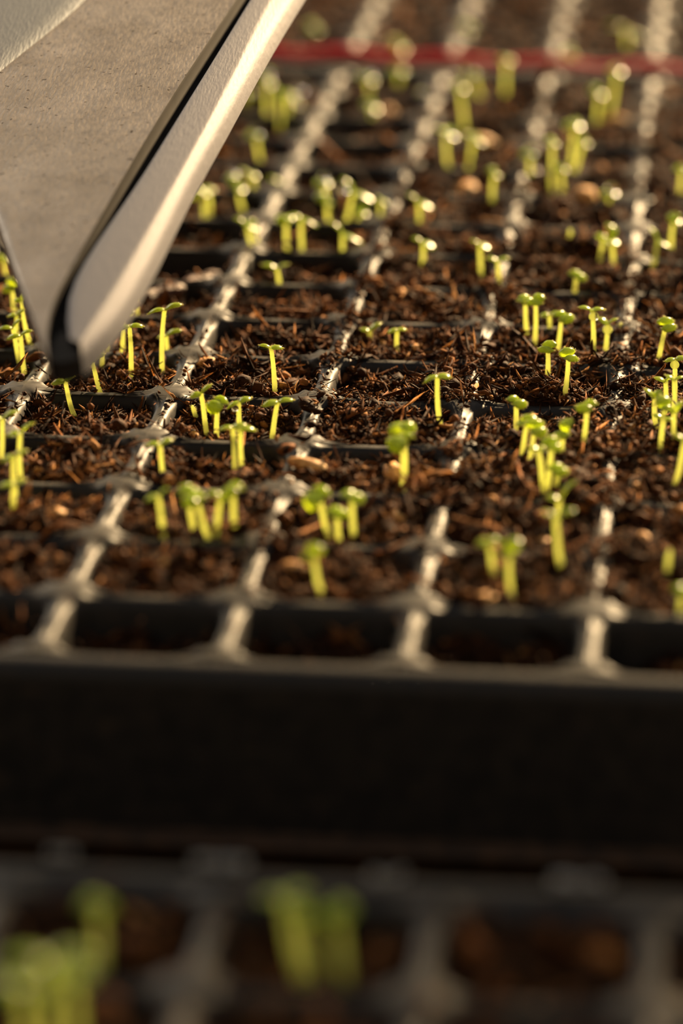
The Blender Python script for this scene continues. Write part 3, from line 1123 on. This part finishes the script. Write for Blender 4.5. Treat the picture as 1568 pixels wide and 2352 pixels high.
# ------------------------------------------------------------------ red cord lying between the two rear trays
P = []
for a in range(81):
    t = a / 80
    x = -4.4 + 9.2 * t
    px_line = 16.95 - (x + .42) * .125
    z = .025 - .05 * (.5 - .5 * math.cos(2 * math.pi * (x - .0)))
    P.append((x, px_line - .28 + .02 * math.sin(x * 5), z))
v, f = tube(P, .062, 8)
o = link('red_cord', mesh('red_cord', v, f, red_mat))
tag(o, 'red plastic cord stretched across behind the long tray', 'cord')

# ------------------------------------------------------------------ pale grains on the close tray's rim
for gi, (px, py, n, nm) in enumerate([(140, 1962, 3, 'first'), (505, 1985, 6, 'second'), (890, 2012, 4, 'third'), (1330, 2026, 6, 'fourth')]):
    for a in range(n):
        x_ = px + (a - (n - 1) / 2) * 20
        p = unproj(x_, py + rnd.uniform(-5, 5), .04)
        sv = ICO2[0] * (1 + rng.uniform(-.25, .25, (len(ICO2[0]), 1))) * rnd.uniform(.018, .032)
        o = link('perlite_grain', mesh('perlite_grain', sv, ICO2[1], perl_mat, False), None, p)
        tag(o, 'whitish perlite grain, ' + NUM[a] + ' from left in ' + nm + ' clump on close tray rim', 'perlite grain', 'perlite grains on the close tray rim')

# ------------------------------------------------------------------ steel trowel blade reaching in from above
TIP = at_depth(150, 830, 20.9)
TOP = at_depth(590, 30, 25.2)
e1 = TOP - TIP
e1 /= np.linalg.norm(e1)
e2 = np.array([1.0, .12, .10])
nrm_b = np.cross(e2, e1)
nrm_b /= np.linalg.norm(nrm_b)
if nrm_b[2] < 0:
    nrm_b = -nrm_b
e2 = np.cross(e1, nrm_b)


def on_blade(px, py, h=0.0):
    d = ray(px, py)
    q = TIP + nrm_b * h
    return CAM + d * (np.dot(q - CAM, nrm_b) / np.dot(d, nrm_b))


def line(pts, n=30):
    pts = np.array(pts, float)
    s = np.concatenate([[0], np.cumsum(np.linalg.norm(np.diff(pts, axis=0), axis=1))])
    t = np.linspace(0, s[-1], n)
    # smooth the polyline
    x, y = np.interp(t, s, pts[:, 0]), np.interp(t, s, pts[:, 1])
    for _ in range(2):
        x[1:-1] = (x[:-2] + 2 * x[1:-1] + x[2:]) / 4
        y[1:-1] = (y[:-2] + 2 * y[1:-1] + y[2:]) / 4
    return np.stack([x, y], 1)


L_face = line([(815, -430), (545, 0), (420, 185), (320, 345), (200, 550), (120, 690), (96, 760), (110, 815)])
L_grv = line([(850, -430), (577, 0), (437, 225), (322, 415), (202, 590), (157, 665), (143, 725), (160, 785)])
L_bev = line([(890, -430), (622, 0), (530, 190), (440, 360), (350, 520), (282, 640), (216, 745), (186, 796)])
L_out = line([(945, -430), (668, 0), (600, 115), (510, 280), (440, 400), (350, 585), (280, 710), (222, 785), (186, 812)])
blade = bpy.data.objects.new('trowel', None)
col.objects.link(blade)
B0 = TIP.copy()
blade.location = (B0 * S).tolist()
tag(blade, 'worn grey steel trowel with raised rim reaching in above the seedlings', 'trowel')


def loft(name, rows, m, close=False):
    n = len(rows[0])
    V = np.concatenate(rows) - B0
    Fc = []
    for k in range(len(rows) - 1):
        for a in range(n - 1):
            Fc.append((k * n + a, k * n + a + 1, (k + 1) * n + a + 1, (k + 1) * n + a))
    me = mesh(name, V, np.array(Fc), m)
    return link(name, me, blade)


def lift(L, h):
    return np.array([on_blade(x, y, 0) for x, y in L]) + nrm_b * h


f0, g0, v0, o0 = lift(L_face, 0), lift(L_grv, 0), lift(L_bev, 0), lift(L_out, 0)
TH = .10
# face plate: from the left edge of the steel to the groove
L_left = line([(-420, -430), (-250, -60), (-110, 240), (-12, 490), (45, 650), (92, 770), (100, 800), (112, 826)])
l0 = lift(L_left, 0)
rows = [l0 - nrm_b * TH, l0 - nrm_b * .02, l0 + (f0 - l0) * .02]
for t in np.linspace(.08, .92, 12):
    rows.append(l0 + (f0 - l0) * t)
rows += [f0 + (l0 - f0) * .004]
loft('blade', rows, metal_mat)
loft('groove', [f0 + (l0 - f0) * .004, f0 - nrm_b * .015, f0 * .97 + g0 * .03 - nrm_b * .13, f0 * .5 + g0 * .5 - nrm_b * .14, g0 - nrm_b * .14], trowel_shade_mat)['label'] = 'groove beside the raised rim, its shade painted dark'
loft('back_plate', [g0 - nrm_b * .14, o0 - nrm_b * .15, l0 - nrm_b * .15, l0 - nrm_b * TH], metal_mat)
# raised rim with its rounded outer side
gv = lambda t, h: g0 * (1 - t) + v0 * t + nrm_b * h
vo = lambda t, h: v0 * (1 - t) + o0 * t + nrm_b * h
loft('rim', [gv(0, -.14), gv(0, -.02), gv(.015, .008), gv(.05, .018), gv(.10, .021), gv(.35, .022), gv(.65, .022), gv(.88, .022), gv(.96, .021), vo(.04, .018), vo(.12, .012),
             vo(.35, -.004), vo(.55, -.018), vo(.70, -.034), vo(.85, -.062), vo(1, -.15)], rim_mat)
# rounded nose closing both at the tip
top_row = lift(line([(110, 815), (122, 826), (145, 828), (168, 822), (186, 812)], 12), -.01)
pn = lift(line([(110, 815), (122, 826), (145, 828), (168, 822), (186, 812)], 12), -.15)
loft('nose', [top_row - nrm_b * .004, top_row - nrm_b * .02, pn], trowel_shade_mat)['label'] = 'nose of the blade with its shade painted dark'
loft('nose_floor', [lift(line([(110, 815), (120, 770), (146, 740), (165, 775), (186, 812)], 12), -.03), top_row - nrm_b * .012], trowel_shade_mat)
# bent shoulder at the far left of the blade
a_ = line([(330, -430), (300, -120), (205, 0), (110, 80), (0, 165), (-140, 300), (-260, 430)], 24)
a0 = lift(a_, .004)
out = -e2 * 1.0 + e1 * .35
out /= np.linalg.norm(out)
rows = [a0 - nrm_b * .01, a0 + out * .04 + nrm_b * .010]
for s in (.15, .4, .8, 1.4, 2.2):
    rows.append(a0 + out * s + nrm_b * (.012 + s * .10))
loft('shoulder', rows, sky_tint_mat)['label'] = 'bent shoulder of the blade with cool sky tint painted in'
